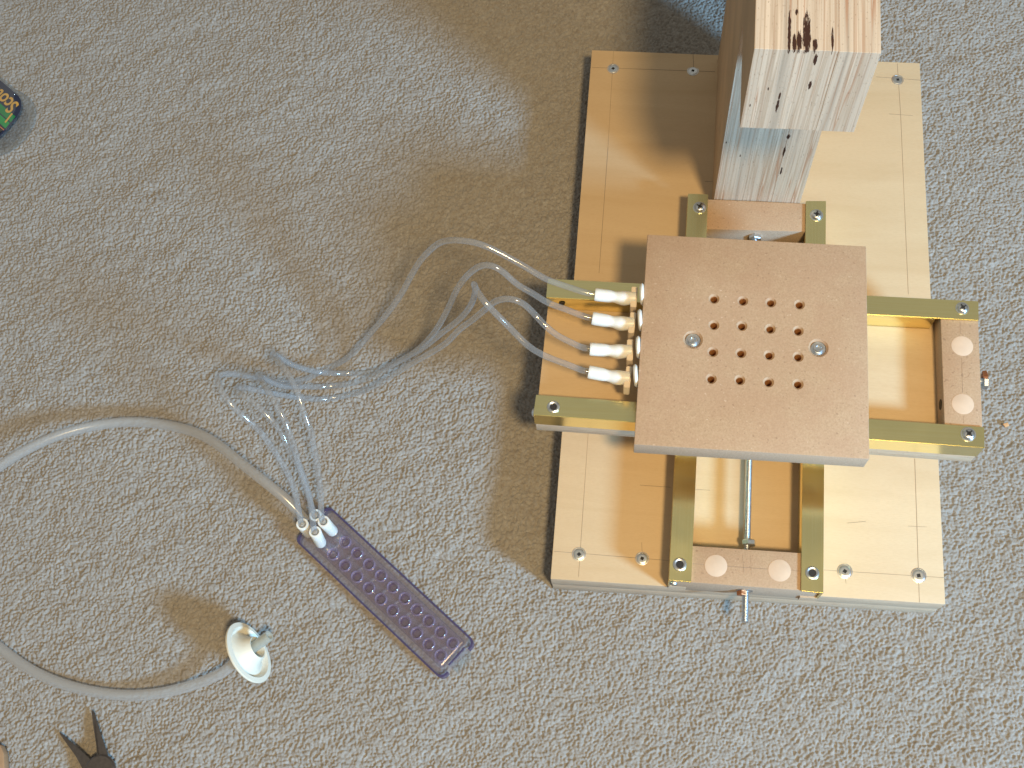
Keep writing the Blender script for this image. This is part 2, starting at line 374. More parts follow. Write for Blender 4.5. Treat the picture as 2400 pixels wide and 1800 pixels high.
# pencil marks
def marks(segs, z, parent, wdt=.00028):
    for (u0, v0, u1, v1) in segs:
        bm = bmesh.new()
        a = U(u0, v0, z); b = U(u1, v1, z); n = Vector((-(b - a).y, (b - a).x, 0)).normalized() * wdt * .5 * rnd.uniform(.7, 1.2)
        k = max(1, int((b - a).length / .02)); prev = None
        for i in range(k + 1):
            p = a.lerp(b, i / k); ww = n * rnd.uniform(.6, 1.15)
            cur = [bm.verts.new(p + ww), bm.verts.new(p - ww), bm.verts.new(p + ww + Vector((0, 0, .00006))), bm.verts.new(p - ww + Vector((0, 0, .00006)))]
            if prev:
                bm.faces.new((prev[2], prev[3], cur[3], cur[2])); bm.faces.new((prev[0], prev[2], cur[2], cur[0])); bm.faces.new((prev[1], cur[1], cur[3], prev[3]))
            prev = cur
        obj('pencil_line', bm, PENCIL, parent)
marks([(1438, 119, 1425, 345), (1425, 345, 1404, 640), (1379, 1010, 1356, 1352), (1387, 158, 1676, 168), (2053, 180, 2158, 188), (2103, 149, 2111, 268), (2111, 268, 2129, 690), (2144, 1075, 2155, 1412),
       (2084, 267, 2139, 271), (2128, 1233, 2172, 1235), (1298, 1292, 1570, 1314), (1932, 1336, 2212, 1354), (1500, 1137, 1572, 1142), (1630, 1147, 1664, 1149), (1986, 1226, 2029, 1222), (1981, 1352, 1983, 1368), (1652, 425, 1676, 426), (1624, 119, 1626, 166),
       (1504, 1271, 1505, 1295)], .00003, top_panel)
# ---- laminated post with overhanging arm (three glued layers)
def ply_edge_with_voids(seed, voids):
    t = m_edge('laminated_edge', (.615, .50, .395), (190, 3, 3), seed)
    g = t.n('ShaderNodeNewGeometry'); sx = t.n('ShaderNodeSeparateXYZ'); t.l(g.outputs['Position'], sx.inputs[0])
    wob = t.noise(t.coords((1700, 260, 260)), 1, 4, .75)
    tot = None
    for (p, rx, rl, ax) in voids:
        dx = t.math('DIVIDE', t.math('SUBTRACT', sx.outputs[0], p.x), rx)
        dl = t.math('DIVIDE', t.math('SUBTRACT', sx.outputs[ax], p[ax]), rl)
        dn = t.math('DIVIDE', t.math('SUBTRACT', sx.outputs[3 - ax], p[3 - ax]), .004)
        d = t.math('ADD', t.math('ADD', t.math('MULTIPLY', dx, dx), t.math('MULTIPLY', dl, dl)), t.math('MULTIPLY', dn, dn))
        k = t.math('SUBTRACT', t.math('MULTIPLY_ADD', wob, 3.2, -.75), d)
        k = t.math('MULTIPLY', k, 4.0, clamp=True)
        tot = k if tot is None else t.math('MAXIMUM', tot, k)
    if tot is not None:
        col = t.mix(tot, t.col, (.05, .02, .012)); t.l(col, t.p.inputs['Base Color'])
    return t.m
YF, YB, YA = .2566, 1.638 * S, .1927
ZA0, ZA1 = .206, .2702
xl, xr = .0891, .1454
FACE = m_plain('post_face_veneer', (.56, .40, .25), .6, scale=30, var=.12)
def arm_top(u, v): return U(u, v, ZA1)
def on_front(u, v, y):   # pixel to the vertical plane of constant y
    d = ROT @ Vector(((u - 1200) / FPX, -(v - 900) / FPX, -1.0)); t = (y - CAM.y) / d.y; return CAM + d * t
voids = [(arm_top(1850, 78), .0009, .015, 1), (arm_top(1891, 84), .0021, .014, 1), (arm_top(1873, 98), .0013, .007, 1), (arm_top(1862, 100), .001, .006, 1), (arm_top(1867, 28), .0008, .002, 1), (arm_top(1951, 92), .0006, .008, 1), (arm_top(1909, 105), .0013, .004, 1),
         (on_front(1911, 140, YA), .0009, .005, 2), (on_front(1898, 200, YA), .0009, .004, 2), (on_front(1822, 248, YA), .0008, .006, 2), (on_front(1827, 225, YA), .0006, .004, 2), (on_front(1758, 247, YA), .0005, .0016, 2), (on_front(1801, 208, YA), .0005, .0016, 2),
         (on_front(1848, 320, YF), .0012, .003, 2), (on_front(1838, 355, YF), .0008, .007, 2), (on_front(1831, 400, YF), .0006, .005, 2), (on_front(1735, 365, YF), .0005, .0015, 2), (on_front(1702, 334, YF), .0005, .0015, 2)]
LAM = ply_edge_with_voids(.0, voids)
frame = bpy.data.objects.new('post', None); frame.location = ((xl + xr) / 2, YF, 0); frame['_w'] = ((xl + xr) / 2, YF, 0)
frame.empty_display_size = .01; put(frame, machine)
frame.matrix_parent_inverse = Matrix.Translation(wl(machine)).inverted()
nL = 3; wL = (xr - xl) / nL
for i in range(nL):
    a = xl + wL * i + (.00003 if i else 0); b = xl + wL * (i + 1)
    dy = [0, .00008, -.00005][i]
    prof = [(YF + dy, 0), (YF + dy, ZA0 + dy), (YA + dy, ZA0 + dy), (YA + dy, ZA1 + dy), (YB, ZA1 + dy), (YB, 0)]
    bm = bmesh.new(); va = [bm.verts.new((a, y, z)) for y, z in prof]; vb = [bm.verts.new((b, y, z)) for y, z in prof]
    bm.faces.new(va); bm.faces.new(vb[::-1])
    for k in range(6): bm.faces.new((va[k], vb[k], vb[(k + 1) % 6], va[(k + 1) % 6]))
    bmesh.ops.bevel(bm, geom=list(bm.edges), offset=.00012, segments=1, affect='EDGES')
    bm.normal_update()
    for f in bm.faces:
        if abs(f.normal.x) > .8: f.material_index = 1
    obj('plywood_layer', bm, [LAM, FACE], frame)
# ---- rails
def inward(o, i): d = (i - o); d.z = 0; return d.normalized()
def angle_rail(O0, O1, I1, I0, z, mat, hleg=HLEG, inner=(0, 1)):
    bm = bmesh.new(); d = inward((O0 + O1) / 2, (I0 + I1) / 2) * TH
    # one closed L section, swept straight
    w0 = (I0 - O0); w1 = (I1 - O1)
    def sec(O, wv):
        n = wv.normalized() * TH
        return [(O.x, O.y, z - hleg), (O.x, O.y, z), (O.x + wv.x, O.y + wv.y, z), (O.x + wv.x, O.y + wv.y, z - TH), (O.x + n.x, O.y + n.y, z - TH), (O.x + n.x, O.y + n.y, z - hleg)]
    A = [bm.verts.new(p) for p in sec(O0, w0)]; Bv = [bm.verts.new(p) for p in sec(O1, w1)]
    bm.faces.new(A); bm.faces.new(Bv[::-1])
    for k in range(6): bm.faces.new((A[k], Bv[k], Bv[(k + 1) % 6], A[(k + 1) % 6]))
    bmesh.ops.recalc_face_normals(bm, faces=bm.faces)
    bmesh.ops.bevel(bm, geom=list(bm.edges), offset=.00022, segments=2, affect='EDGES')
    ow = (O0 - I0).normalized() * TH; p0 = I0.lerp(I1, inner[0]); p1 = I0.lerp(I1, inner[1])
    prism(bm, [p0, p1, p1 + ow, p0 + ow], z - hleg, z - TH - .00002, .0002)
    return obj('channel_rail', bm, mat, machine, 35)
# lower pair, running front to back
l0 = [U(1568, 1360.3, ZL), U(1613, 453.6, ZL), U(1660, 455, ZL), U(1620, 1364.6, ZL)]     # outer front, outer rear, inner rear, inner front
l1 = [U(1929.7, 1390.6, ZL), U(1936, 470.7, ZL), U(1889, 470.7, ZL), U(1877.6, 1384.9, ZL)]
railA = angle_rail(*l0, ZL, GOLDY, inner=(.085, .91)); railB = angle_rail(*l1, ZL, GOLDY, inner=(.085, .91))
for q in (l0, l1):
    bm = bmesh.new(); c = inward((q[0] + q[1]) / 2, (q[2] + q[3]) / 2)
    prism(bm, [q[0] + c * .0005, q[1] + c * .0005, q[1] + c * .011, q[0] + c * .011], 0, ZL - HLEG, .0002); obj('runner_strip', bm, EDGE_H, machine)
screw('pan', U(1639.6, 487, ZL), railA, .6); screw('eyelet', U(1593, 1323, ZL), railA)
screw('pan', U(1913.5, 505, ZL), railB, .9); screw('eyelet', U(1903.6, 1343, ZL), railB)
# cross pair, running left to right
c0 = [U(1249.8, 972.6, ZX), U(2308, 1050, ZX), U(2307, 1001, ZX), U(1256.6, 925, ZX)]
c1 = [U(1284, 653, ZX), U(2293.6, 706, ZX), U(2293.6, 751, ZX), U(1280, 697, ZX)]
railC = angle_rail(c0[0], c0[1], c0[2], c0[3], ZX, GOLDX, inner=(0, .905)); railD = angle_rail(c1[0], c1[1], c1[2], c1[3], ZX, GOLDX, inner=(0, .905))
screw('eyelet', U(1297, 954, ZX), railC, sc=.95); screw('pan', U(2269, 1018.5, ZX), railC, .3); screw('pan', U(2255, 723, ZX), railD, .1, sc=.92)
# small screw heads on the rail ends
bm = bmesh.new(); p = c0[0] + Vector((.0004, .004, -.007)); lathe(bm, [(0, 0), (.0028, 0), (.0026, .0012), (.0014, .0020), (0, .0022)], 20, p, (-1, 0, 0)); obj('screw', bm, STEEL, railC, 40)
bm = bmesh.new(); p = l0[0] + Vector((.003, .0004, -.008)); lathe(bm, [(0, 0), (.0026, 0), (.0022, .0012), (0, .0018)], 20, p, (0, -1, 0)); obj('screw', bm, STEELB, railA, 40)
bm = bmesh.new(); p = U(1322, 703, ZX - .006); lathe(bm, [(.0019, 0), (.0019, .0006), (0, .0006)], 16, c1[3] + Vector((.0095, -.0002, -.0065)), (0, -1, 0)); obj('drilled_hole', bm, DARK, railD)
# ---- blocks
zt = ZL - TH - .0001
def block(pts, z0, z1, name='end_block', parent=None, bev=.0004):
    bm = bmesh.new(); prism(bm, pts, z0, z1, bev); bm.normal_update()
    for f in bm.faces:
        if abs(f.normal.z) < .6: f.material_index = 1
    return obj(name, bm, [MDF, MDFE], parent or machine, 30)
def under(a, b, e): d = (b - a); d.z = 0; d.normalize(); return a - d * e, b + d * e
a, b = under(U(1621, 1365, zt), U(1877.6, 1384, zt), .0108); c_, d_ = under(U(1623, 1279, zt), U(1877.6, 1296, zt), .0108)
blkF = block([a, b, d_, c_], 0, zt)
a, b = under(U(1660, 537, zt), U(1889, 543, zt), .0108); c_, d_ = under(U(1661, 467, zt), U(1888, 477, zt), .0108)
blkR = block([a, b, d_, c_], 0, zt)
zxt = ZX - TH - .0001; zb = ZX - HLEG
a, b = under(U(2213.7, 991, zxt), U(2204.7, 750, zxt), .0108); c_, d_ = under(U(2302.6, 997, zxt), U(2293, 751, zxt), .0108)
blkX = block([a, c_, d_, b], zb, zxt)
# ply floor of the cross slide
bm = bmesh.new(); e = .0004; q = [c0[0], c0[1], c1[1], c1[0]]; cc = sum(q, Vector()) / 4
prism(bm, [p + (cc - p).normalized() * e for p in q], zb - BASE_T, zb - .00005, .0004); bm.normal_update()
for f in bm.faces:
    if abs(f.normal.z) < .6: f.material_index = 1
obj('slide_floor', bm, [BIRCH, EDGE_H], machine, 30)
# plugs
def plug(u, v, z, r, parent):
    bm = bmesh.new(); lathe(bm, [(r, -.002), (r, .0001), (r - .0003, .00022), (0, .00022)], 36, U(u, v, z)); obj('wooden_plug', bm, PLUG, parent, 40)
plug(1678, 1326, zt, .0066, blkF); plug(1827, 1337, zt, .0066, blkF)
plug(2255, 811, zxt, .0063, blkX); plug(2256.5, 947, zxt, .0063, blkX)
marks([(1624, 1321, 1651, 1323), (1705, 1327, 1800, 1334), (1854, 1337, 1878, 1338.5), (1740, 1300, 1744, 1345), (1759, 1300, 1761, 1349)], zt + .00003, blkF, .0002)
marks([(2250, 753, 2251, 783), (2254, 839, 2256, 920), (2258, 975, 2259, 993), (2262, 885, 2270, 882), (2270, 882, 2273, 874)], zxt + .00003, blkX, .0002)
# ---- carriages under the drilled plate
P4 = [U(1486, 1041.7, ZP), U(2038, 1076, ZP), U(2030, 577, ZP), U(1517.5, 549, ZP)]; pc = sum(P4, Vector()) / 4
def shrink(pts, e): return [p + (Vector((1 if pc.x > p.x else -1, 1 if pc.y > p.y else -1, 0)) * e) for p in pts]
block(shrink(P4, .012), ZX + .0003, ZP - PL_T - .0001, 'carriage')
block([Vector((p.x, p.y, 0)) for p in [c0[3] + Vector((.075, .0, 0)), c0[3] + Vector((.158, .004, 0)), c1[3] + Vector((.156, -.002, 0)), c1[3] + Vector((.075, 0, 0))]], ZL + .0003, zb - BASE_T - .0002, 'carriage')
# ---- drilled plate
bm = bmesh.new(); prism(bm, P4, ZP - PL_T, ZP, .0005); bm.normal_update()
for f in bm.faces:
    if abs(f.normal.z) < .6: f.material_index = 1
plate = obj('drilled_plate', bm, [MDF, MDFE, m_plain('drilled_fibre', (.48, .23, .10), .8, scale=900, var=.25, spec=.1)], machine, 30)
bolts = [U(1560 + 333 / 5.185, 640 + 808 / 5.185, ZP), U(1560 + 1858 / 5.185, 640 + 908 / 5.185, ZP)]
holes = [(590, 325), (940, 350), (1280, 370), (1628, 395), (588, 645), (928, 655), (1272, 690), (1612, 715), (575, 970), (917, 985), (1260, 1010), (1612, 1030), (555, 1297), (902, 1312), (1252, 1338), (1610, 1362)]
bm = bmesh.new()
for u, v in holes:
    p = U(1560 + (u - 2) / 5.185, 640 + (v - 12) / 5.185, ZP)
    lathe(bm, [(0, -.0135), (.0021, -.0125), (.0021, -.0011), (.0033, .0001), (.0031, .002), (0, .002)], 24, p)

for p in bolts: lathe(bm, [(0, -.0026), (.0045, -.0026), (.0045, -.0012), (.0058, .0001), (.0055, .002), (0, .002)], 32, p)
bmesh.ops.recalc_face_normals(bm, faces=bm.faces)
for f in bm.faces:
    c_f = f.calc_center_median(); f.material_index = 2 if (c_f.z < ZP - .0013 and min((c_f.xy - q.xy).length for q in bolts) > .007) else 0
mc = bpy.data.meshes.new('cutter'); bm.to_mesh(mc); bm.free()
for m in plate.data.materials: mc.materials.append(m)
cut = bpy.data.objects.new('cutter', mc); link(cut)
md = plate.modifiers.new('b', 'BOOLEAN'); md.object = cut; md.operation = 'DIFFERENCE'; md.solver = 'EXACT'
bpy.context.view_layer.update(); dg = bpy.context.evaluated_depsgraph_get()
nm = bpy.data.meshes.new_from_object(plate.evaluated_get(dg)); plate.modifiers.clear(); old = plate.data; plate.data = nm; nm.name = 'drilled_plate'
bpy.data.objects.remove(cut); bpy.data.meshes.remove(mc); smooth(nm, R(30))
for p in bolts:
    bm = bmesh.new(); zo = -.0026
    lathe(bm, [(.0044, zo), (.0044, zo + .0011), (.0041, zo + .0014), (.0026, zo + .0012)], 32, p)
    lathe(bm, [(.0026, zo + .0008), (.0027, zo + .0026), (.0024, zo + .0030), (.0016, zo + .0030), (.0014, zo + .0018), (0, zo + .0015)], 32, p)
    n0 = len(bm.faces)
    obj('bolt', bm, STEEL, plate, 35)
# ---- threaded rods
def threaded(p0, p1, r, pitch=.0009):
    bm = bmesh.new(); d = (p1 - p0); L = d.length; n = int(L / pitch); prof = [(0, 0), (r * .8, 0)]
    for i in range(n): prof += [(r, (i + .5) * pitch), (r * .82, (i + 1) * pitch)]
    prof += [(r * .7, L), (0, L)]; lathe(bm, prof, 14, p0, d); return bm
zr = .0115
r0 = U(1757, 1262, zr + .001); r1 = U(1760, 1080, zr + .001); dr = (r1 - r0).normalized(); dr.z = 0
rod = obj('threaded_rod', threaded(U(1746, 1459, zr), r1 + dr * .155, .0023), STEEL, machine, 50)
def nut(p, ax, r, h, mat, parent, name='nut', seg=6):
    bm = bmesh.new(); lathe(bm, [(0, 0), (r * .9, 0), (r, h * .15), (r, h * .85), (r * .9, h), (0, h)], seg, p, ax, .3); return obj(name, bm, mat, parent)
nut(U(1755, 1279, zr), (0, 1, 0), .0042, .0034, STEEL, rod); nut(U(1770, 563, zr + .004), (0, 1, 0), .0043, .005, STEEL, rod)
nut(U(1741, 1384, zr), (0, -1, 0), .0036, .0030, BRASS, rod, seg=4); nut(U(1745, 1383, zr), (0, -1, 0), .0048, .0008, STEELB, rod, 'washer', 20)
xp = U(2300, 893, ZX - .008)
bm = threaded(xp + Vector((-.015, -.0005, 0)), xp + Vector((.0035, 0, 0)), .0019); crod = obj('threaded_rod', bm, STEEL, machine, 50)
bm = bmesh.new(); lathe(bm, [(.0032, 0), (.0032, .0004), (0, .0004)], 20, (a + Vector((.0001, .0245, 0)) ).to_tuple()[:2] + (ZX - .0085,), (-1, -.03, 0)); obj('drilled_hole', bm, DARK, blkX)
nut(xp + Vector((.0005, .0028, 0)), (1, 0, 0), .0036, .0028, BRASS, crod, seg=4); nut(xp + Vector((.0005, -.001, 0)), (1, 0, 0), .0040, .003, STEELB, crod)
# ------------------------------------------------------------------ hose fittings on the plate's left edge
FZ = .0768
fit = [((1394, 690), (1481, 699), (1504, 690)), ((1388, 746), (1477, 759), (1499.6, 751)), ((1382, 818), (1471.5, 823), (1495, 814)), ((1379, 871.5), (1467, 886), (1489, 880.5))]
fl = ['white hose fitting nearest the back of the jig, in front of the rear gold rail', 'white hose fitting just in front of the rearmost fitting', 'white hose fitting second from the front rail, between two others', 'white hose fitting nearest the front gold rail, lowest in the row of four']
tube_starts = []
for k, (L, Rr, Dc) in enumerate(fit):
    pL = U(*L, FZ + .001); pR = U(*Rr, FZ - .001); pD = U(*Dc, .0825)
    t = thing('hose_fitting', fl[k], 'fitting', tuple(pR - Vector((0, 0, .004))), 'white fittings along the left edge of the drilled plate')
    ax = (pL - pR); ln = ax.length; axn = ax.normalized(); rl = .00355
    path = relax(catmull([pR + Vector((.002, .0002, 0)), pR.lerp(pL, .25) + Vector((0, -.0006, 0)), pR.lerp(pL, .5) + Vector((0, -.0003, 0)), pL], .0008), 4)
    bm = bmesh.new(); n = len(path); rings = []
    B = basis(-axn)
    for i, p in enumerate(path):
        s = i / (n - 1); r = .0039 + .0005 * math.exp(-((s - .28) / .13) ** 2) - .00045 * math.exp(-((s - .52) / .1) ** 2)
        if s > .985: r -= .00025
        rings.append([bm.verts.new(p + B @ Vector((r * math.cos(a), r * math.sin(a), 0))) for a in [2 * math.pi * q / 28 for q in range(28)]])
    rings.append([bm.verts.new(path[-1] + B @ Vector((.0023 * math.cos(a), .0023 * math.sin(a), 0))) for a in [2 * math.pi * q / 28 for q in range(28)]])
    rings.append([bm.verts.new(path[-3] + B @ Vector((.0021 * math.cos(a), .0021 * math.sin(a), 0))) for a in [2 * math.pi * q / 28 for q in range(28)]])
    for A, Bq in zip(rings, rings[1:]):
        for q in range(28): bm.faces.new((A[q], A[(q + 1) % 28], Bq[(q + 1) % 28], Bq[q]))
    obj('sleeve', bm, WHITE, t, 50)
    side = Vector((axn.x, axn.y, 0)).normalized(); sp = .01335
    bm = bmesh.new(); M = Matrix.Rotation(math.atan2(side.y, side.x), 3, 'Z'); box(bm, pR + Vector((.0012, 0, -.0038)) , (.0036, sp, .0125), M, .0004); obj('square_collar', bm, CREAM, t, 30)
    bm = bmesh.new(); lathe(bm, [(0, -.0014), (.0058, -.0012), (.0067, -.0003), (.0067, .0003), (.0058, .0012), (0, .0014)], 40, pD + Vector((.0004, 0, 0)), (1, .06 + .05 * (k % 2), .10)); obj('washer', bm, WHITE, t, 40)
    tube_starts.append((pL, axn))
# ------------------------------------------------------------------ purple well strip
ZS = -.0215
C1, C2, C3, C4 = (764, 1184), (1111, 1503), (1031, 1588), (690, 1259)
def SP(s, t, z=ZS):
    u = (C1[0] * (1 - s) + C2[0] * s) * (1 - t) + (C4[0] * (1 - s) + C3[0] * s) * t
    v = (C1[1] * (1 - s) + C2[1] * s) * (1 - t) + (C4[1] * (1 - s) + C3[1] * s) * t
    return U(u, v, z)
strip = thing('well_strip', 'translucent purple plastic strip with two rows of small round wells lying on the carpet', 'well strip', tuple(SP(.5, .5, -.031)))
O_ = SP(0, 0); ex = (SP(1, .0) - O_); Lx = ex.length; ex.normalize(); ey = SP(0, 1) - O_; ey = (ey - ex * ey.dot(ex)); Wy = ey.length * .98; ey.normalize()
ex2 = (SP(1, .5) - SP(0, .5)).normalized(); ey = Vector((ex2.y, -ex2.x, 0)) * (1 if Vector((ex2.y, -ex2.x, 0)).dot(ey) > 0 else -1); ex = ex2
ctr = SP(.5, .5); Wy = ((SP(.5, 1) - SP(.5, 0)).length) * 1.05; Lx = (SP(1, .5) - SP(0, .5)).length
def LP(a, b, z=ZS): p = ctr + ex * a + ey * b; return Vector((p.x, p.y, z))
def rrect(hx, hy, r, n=6):
    out = []
    for cx, cy, a0 in ((hx - r, hy - r, 0), (-hx + r, hy - r, 90), (-hx + r, -hy + r, 180), (hx - r, -hy + r, 270)):
        for i in range(n + 1): a = R(a0 + 90 * i / n); out.append((cx + r * math.cos(a), cy + r * math.sin(a)))
    return out
bm = bmesh.new(); prism(bm, [LP(*p) for p in rrect(Lx / 2, Wy / 2, .004)], ZS - .0012, ZS); obj('deck', bm, PURPLE, strip)
# rim walls: long sides wrapping round the corners, open in the middle of each end
for sgn in (1, -1):
    pts = [p for p in rrect(Lx / 2, Wy / 2, .004)]
    half = sorted([p for p in pts if p[1] * sgn > Wy / 2 * .62], key=lambda p: math.atan2(p[1] * sgn, p[0]))
    half = [(Lx / 2, sgn * Wy * .30)] + half + [(-Lx / 2, sgn * Wy * .30)]
    bm = bmesh.new(); prev = None
    for (a, b) in half:
        k = .94; ia = a - math.copysign(.0011, a) if abs(a) > Lx / 2 - .0045 else a; ib = b - sgn * .0011 if abs(b) > Wy / 2 - .0045 else b
        cur = [bm.verts.new(LP(a, b, ZS - .007)), bm.verts.new(LP(a, b, ZS + .0012)), bm.verts.new(LP(ia, ib, ZS + .0012)), bm.verts.new(LP(ia, ib, ZS - .007))]
        if prev:
            for k in range(4): bm.faces.new((prev[k], prev[(k + 1) % 4], cur[(k + 1) % 4], cur[k]))
        prev = cur
    obj('rim', bm, PURPLE_D, strip)
# clear tab at the far end
bm = bmesh.new(); prism(bm, [LP(Lx / 2 - .004, -.0085), LP(Lx / 2 + .005, -.0085), LP(Lx / 2 + .005, .006), LP(Lx / 2 - .004, .006)], ZS - .002, ZS - .0011, .0003); obj('tab', bm, CLEARP, strip)
bm = bmesh.new(); prism(bm, [LP(Lx / 2 - .0035, -.0085), LP(Lx / 2 - .0025, -.0085), LP(Lx / 2 - .0025, .006), LP(Lx / 2 - .0035, .006)], ZS, ZS + .0012, .0002); obj('tab_ridge', bm, PURPLE_D, strip)
bm = bmesh.new()
wr = .0038
lathe(bm, [(wr - .0006, -.0005), (wr - .0006, .0012), (wr - .0003, .0020), (wr, .0018), (wr + .0002, .0008), (wr + .0002, -.0005)], 28)
mw = bpy.data.meshes.new('well'); bmesh.ops.recalc_face_normals(bm, faces=bm.faces); bm.to_mesh(mw); bm.free(); WELLM = m_clear('plum_bowl', (.78, .66, .80), (.20, .12, .22), .34, .12, .3, .1)
bm = bmesh.new(); lathe(bm, [(.0025, -.0002), (.0023, -.0050), (.0012, -.0062), (0, -.0065)], 24); mbw = bpy.data.meshes.new('bowl'); bmesh.ops.recalc_face_normals(bm, faces=bm.faces); bm.to_mesh(mbw); bm.free(); mbw.materials.append(WELLM); smooth(mbw, R(60))
bm = bmesh.new(); prism(bm, [LP(a_, b_) for a_, b_ in ((-Lx / 2 + .012, -.0115), (Lx / 2 - .006, -.0115), (Lx / 2 - .006, .0105), (-Lx / 2 + .012, .0105))], ZS - .0085, ZS - .0030, .0015, 3); obj('trough', bm, m_clear('plum_trough', (.94, .88, .94), (.36, .26, .36), .13, .12, .35, .1), strip)
mw.materials.append(m_clear('purple_well', (.88, .82, .92), (.62, .52, .72), .16, .08, .4, .45)); smooth(mw, R(60))
for row in (0, 1):
    for k in range(10):
        u, v = ((562, 500), (468, 595))[row]; u += 92.9 * k; v += 87.6 * k
        o = bpy.data.objects.new('well', mw); o.location = U(640 + u / 3.317, 1120 + v / 3.317, ZS + .0014); put(o, strip)
        ob = bpy.data.objects.new('bowl', mbw); ob.location = o.location; put(ob, o); ob.matrix_parent_inverse = Matrix.Translation(o.location).inverted()
# small raised web pieces between the rows, in the deck's purple plastic
bm = bmesh.new()
for k in range(11):
    a = U(640 + (500 + 92.9 * k) / 3.317, 1120 + (530 + 87.6 * k) / 3.317, ZS + .0005); box(bm, a + Vector((0, 0, .0003)), (.0012, .0045, .0012), basis((0, 0, 1)) @ Matrix.Rotation(R(45), 3, 'Z'), .0003)
w_ = obj('web', bm, PURPLE, strip); w_['kind'] = 'stuff'
ZT = .0025
conn = [((708, 1228), (725, 1250)), ((738, 1246), (753, 1275)), ((739, 1207), (753, 1218)), ((758, 1222), (781, 1247))]
cl = ['white tube connector at the outer left corner of the purple strip', 'white tube connector standing nearest the wells on the left row of the purple strip', 'white tube connector hidden behind the others at the back corner of the purple strip', 'white connector on the right row of the purple strip, next to an open well']
ctop = []
for k, (tp, bt) in enumerate(conn):
    a = U(*bt, ZS + .0005); b = U(*tp, ZT); ax = (b - a); L = ax.length
    bm = bmesh.new(); lathe(bm, [(0, 0), (.0026, 0), (.0034, .0015), (.0037, .003), (.0037, L * .6), (.0039, L - .0004), (.0037, L), (.0026, L), (.0024, L - .005), (0, L - .006)], 28, a, ax)
    o = obj('tube_connector', bm, WHITE, None, 45); tag(o, cl[k], 'connector', 'white connectors plugged into the purple strip'); ctop.append((b, ax.normalized()))
# ------------------------------------------------------------------ four thin tubes
def mm(l): return [U(u, v, z / 1000) for u, v, z in l]
TA = [(1321, 669, 83), (1283, 656, 88), (1232, 626, 94), (1172, 593, 100), (1126, 571.5, 104), (1077, 563, 104), (1036, 566, 98), (1001, 593, 86), (977, 623, 72), (941, 688, 44), (906, 737, 22), (876, 772, 4), (809, 843, -20), (756, 869, -25), (712, 890, -18), (664, 896, 4), (627, 890, 24), (574, 880, 56), (528, 876, 78), (509, 886, 88), (521, 921, 90), (558, 965, 84), (605, 1006, 72), (646, 1062, 56), (674, 1109, 42), (694, 1165, 26)]
TD = [(1321, 723, 83), (1283, 710, 87), (1250, 688, 92), (1210, 666, 96), (1180, 637, 103), (1153, 620, 106), (1131, 620, 105), (1104, 637, 98), (1082, 661, 88), (1066, 688, 76), (1050, 723, 60), (1028, 764, 42), (1006, 794, 26), (977, 821, 12), (914, 856, -10), (860, 873, -20), (810, 875, -20), (762, 874, -12), (715, 865, 6), (674, 849, 34), (648, 832, 58), (637, 829, 68), (650, 843, 74), (668, 865, 76), (696, 915, 74), (712, 968, 68), (728, 1012, 60), (737, 1056, 50), (746, 1109, 38), (752, 1165, 24)]
TB = [(1348, 807, 81), (1305, 786, 85), (1278, 764, 89), (1251, 734, 92), (1226, 710, 98), (1199, 699, 100), (1166, 703, 98), (1142, 721, 88), (1110, 748, 74), (1077, 772, 60), (1047, 803, 44), (1006, 829, 28), (963, 853, 12), (906, 887, -8), (856, 915, -20), (793, 931, -25), (756, 936, -22), (700, 932, -8), (652, 924, 16), (605, 915, 42), (565, 908, 62), (549, 913, 70), (560, 922, 74), (583, 934, 75), (618, 965, 72), (659, 1012, 64), (681, 1062, 54), (709, 1109, 40), (728, 1180, 20)]
TC = [(1335, 856, 82), (1283, 837, 86), (1240, 813, 92), (1199, 772, 98), (1164, 737, 106), (1131, 702, 112), (1115, 678, 112), (1110, 664, 108), (1114, 672, 98), (1112, 690, 86), (1104, 715, 72), (1077, 748, 52), (1036, 780, 34), (990, 816, 16), (941, 843, 0), (890, 872, -14), (840, 895, -22), (762, 906, -22), (706, 906, -8), (668, 906, 12), (637, 896, 34), (615, 884, 54), (606, 882, 64), (614, 895, 72), (637, 930, 76), (665, 981, 72), (681, 1024, 64), (693, 1062, 56), (706, 1109, 44), (724, 1165, 24)]
tubes = [(TA, 0, 0, 'thin clear tube making the highest arc, from the rearmost hose fitting to the purple strip'), (TD, 1, 3, 'thin clear tube from the second-rearmost hose fitting to the right-row strip connector'),
         (TB, 2, 1, 'thin clear tube from the third hose fitting, its left loop the smallest of the fan'), (TC, 3, 2, 'thin clear tube from the front hose fitting, doubling back sharply beside the carpet shadow')]
for P, fi, ci, lab in tubes:
    pL, ax = tube_starts[fi]; tp, tax = ctop[ci]
    pts = [pL - ax * .004, pL + ax * .003] + mm(P) + [tp + tax * .004, tp - tax * .004]
    path = relax(catmull(pts, .0016), 10)
    bm = bmesh.new(); sweep(bm, path, .0019, 16); o = obj('thin_tube', bm, TUBE, None, 60); tag(o, lab, 'tube', 'thin clear tubes between jig and purple strip')
# ------------------------------------------------------------------ wide milky tube and cup
BT = [(716, 1222, -11), (684, 1180, -4), (632, 1139, 1), (563.6, 1084, -1), (481, 1022, -9), (395, 997, -18), (309, 988, -21), (223, 997, -19), (137, 1019, -14), (69, 1050, -13), (0, 1091, -14), (-70, 1160, -20), (-125, 1290, -25), (-90, 1430, -27), (0, 1519, -27.5), (87, 1579, -27.5), (195, 1617, -27.5), (315, 1631, -27.5), (423, 1615, -26), (500, 1588, -22), (548, 1562, -17)]
bp = relax(catmull(mm(BT), .003), 12)
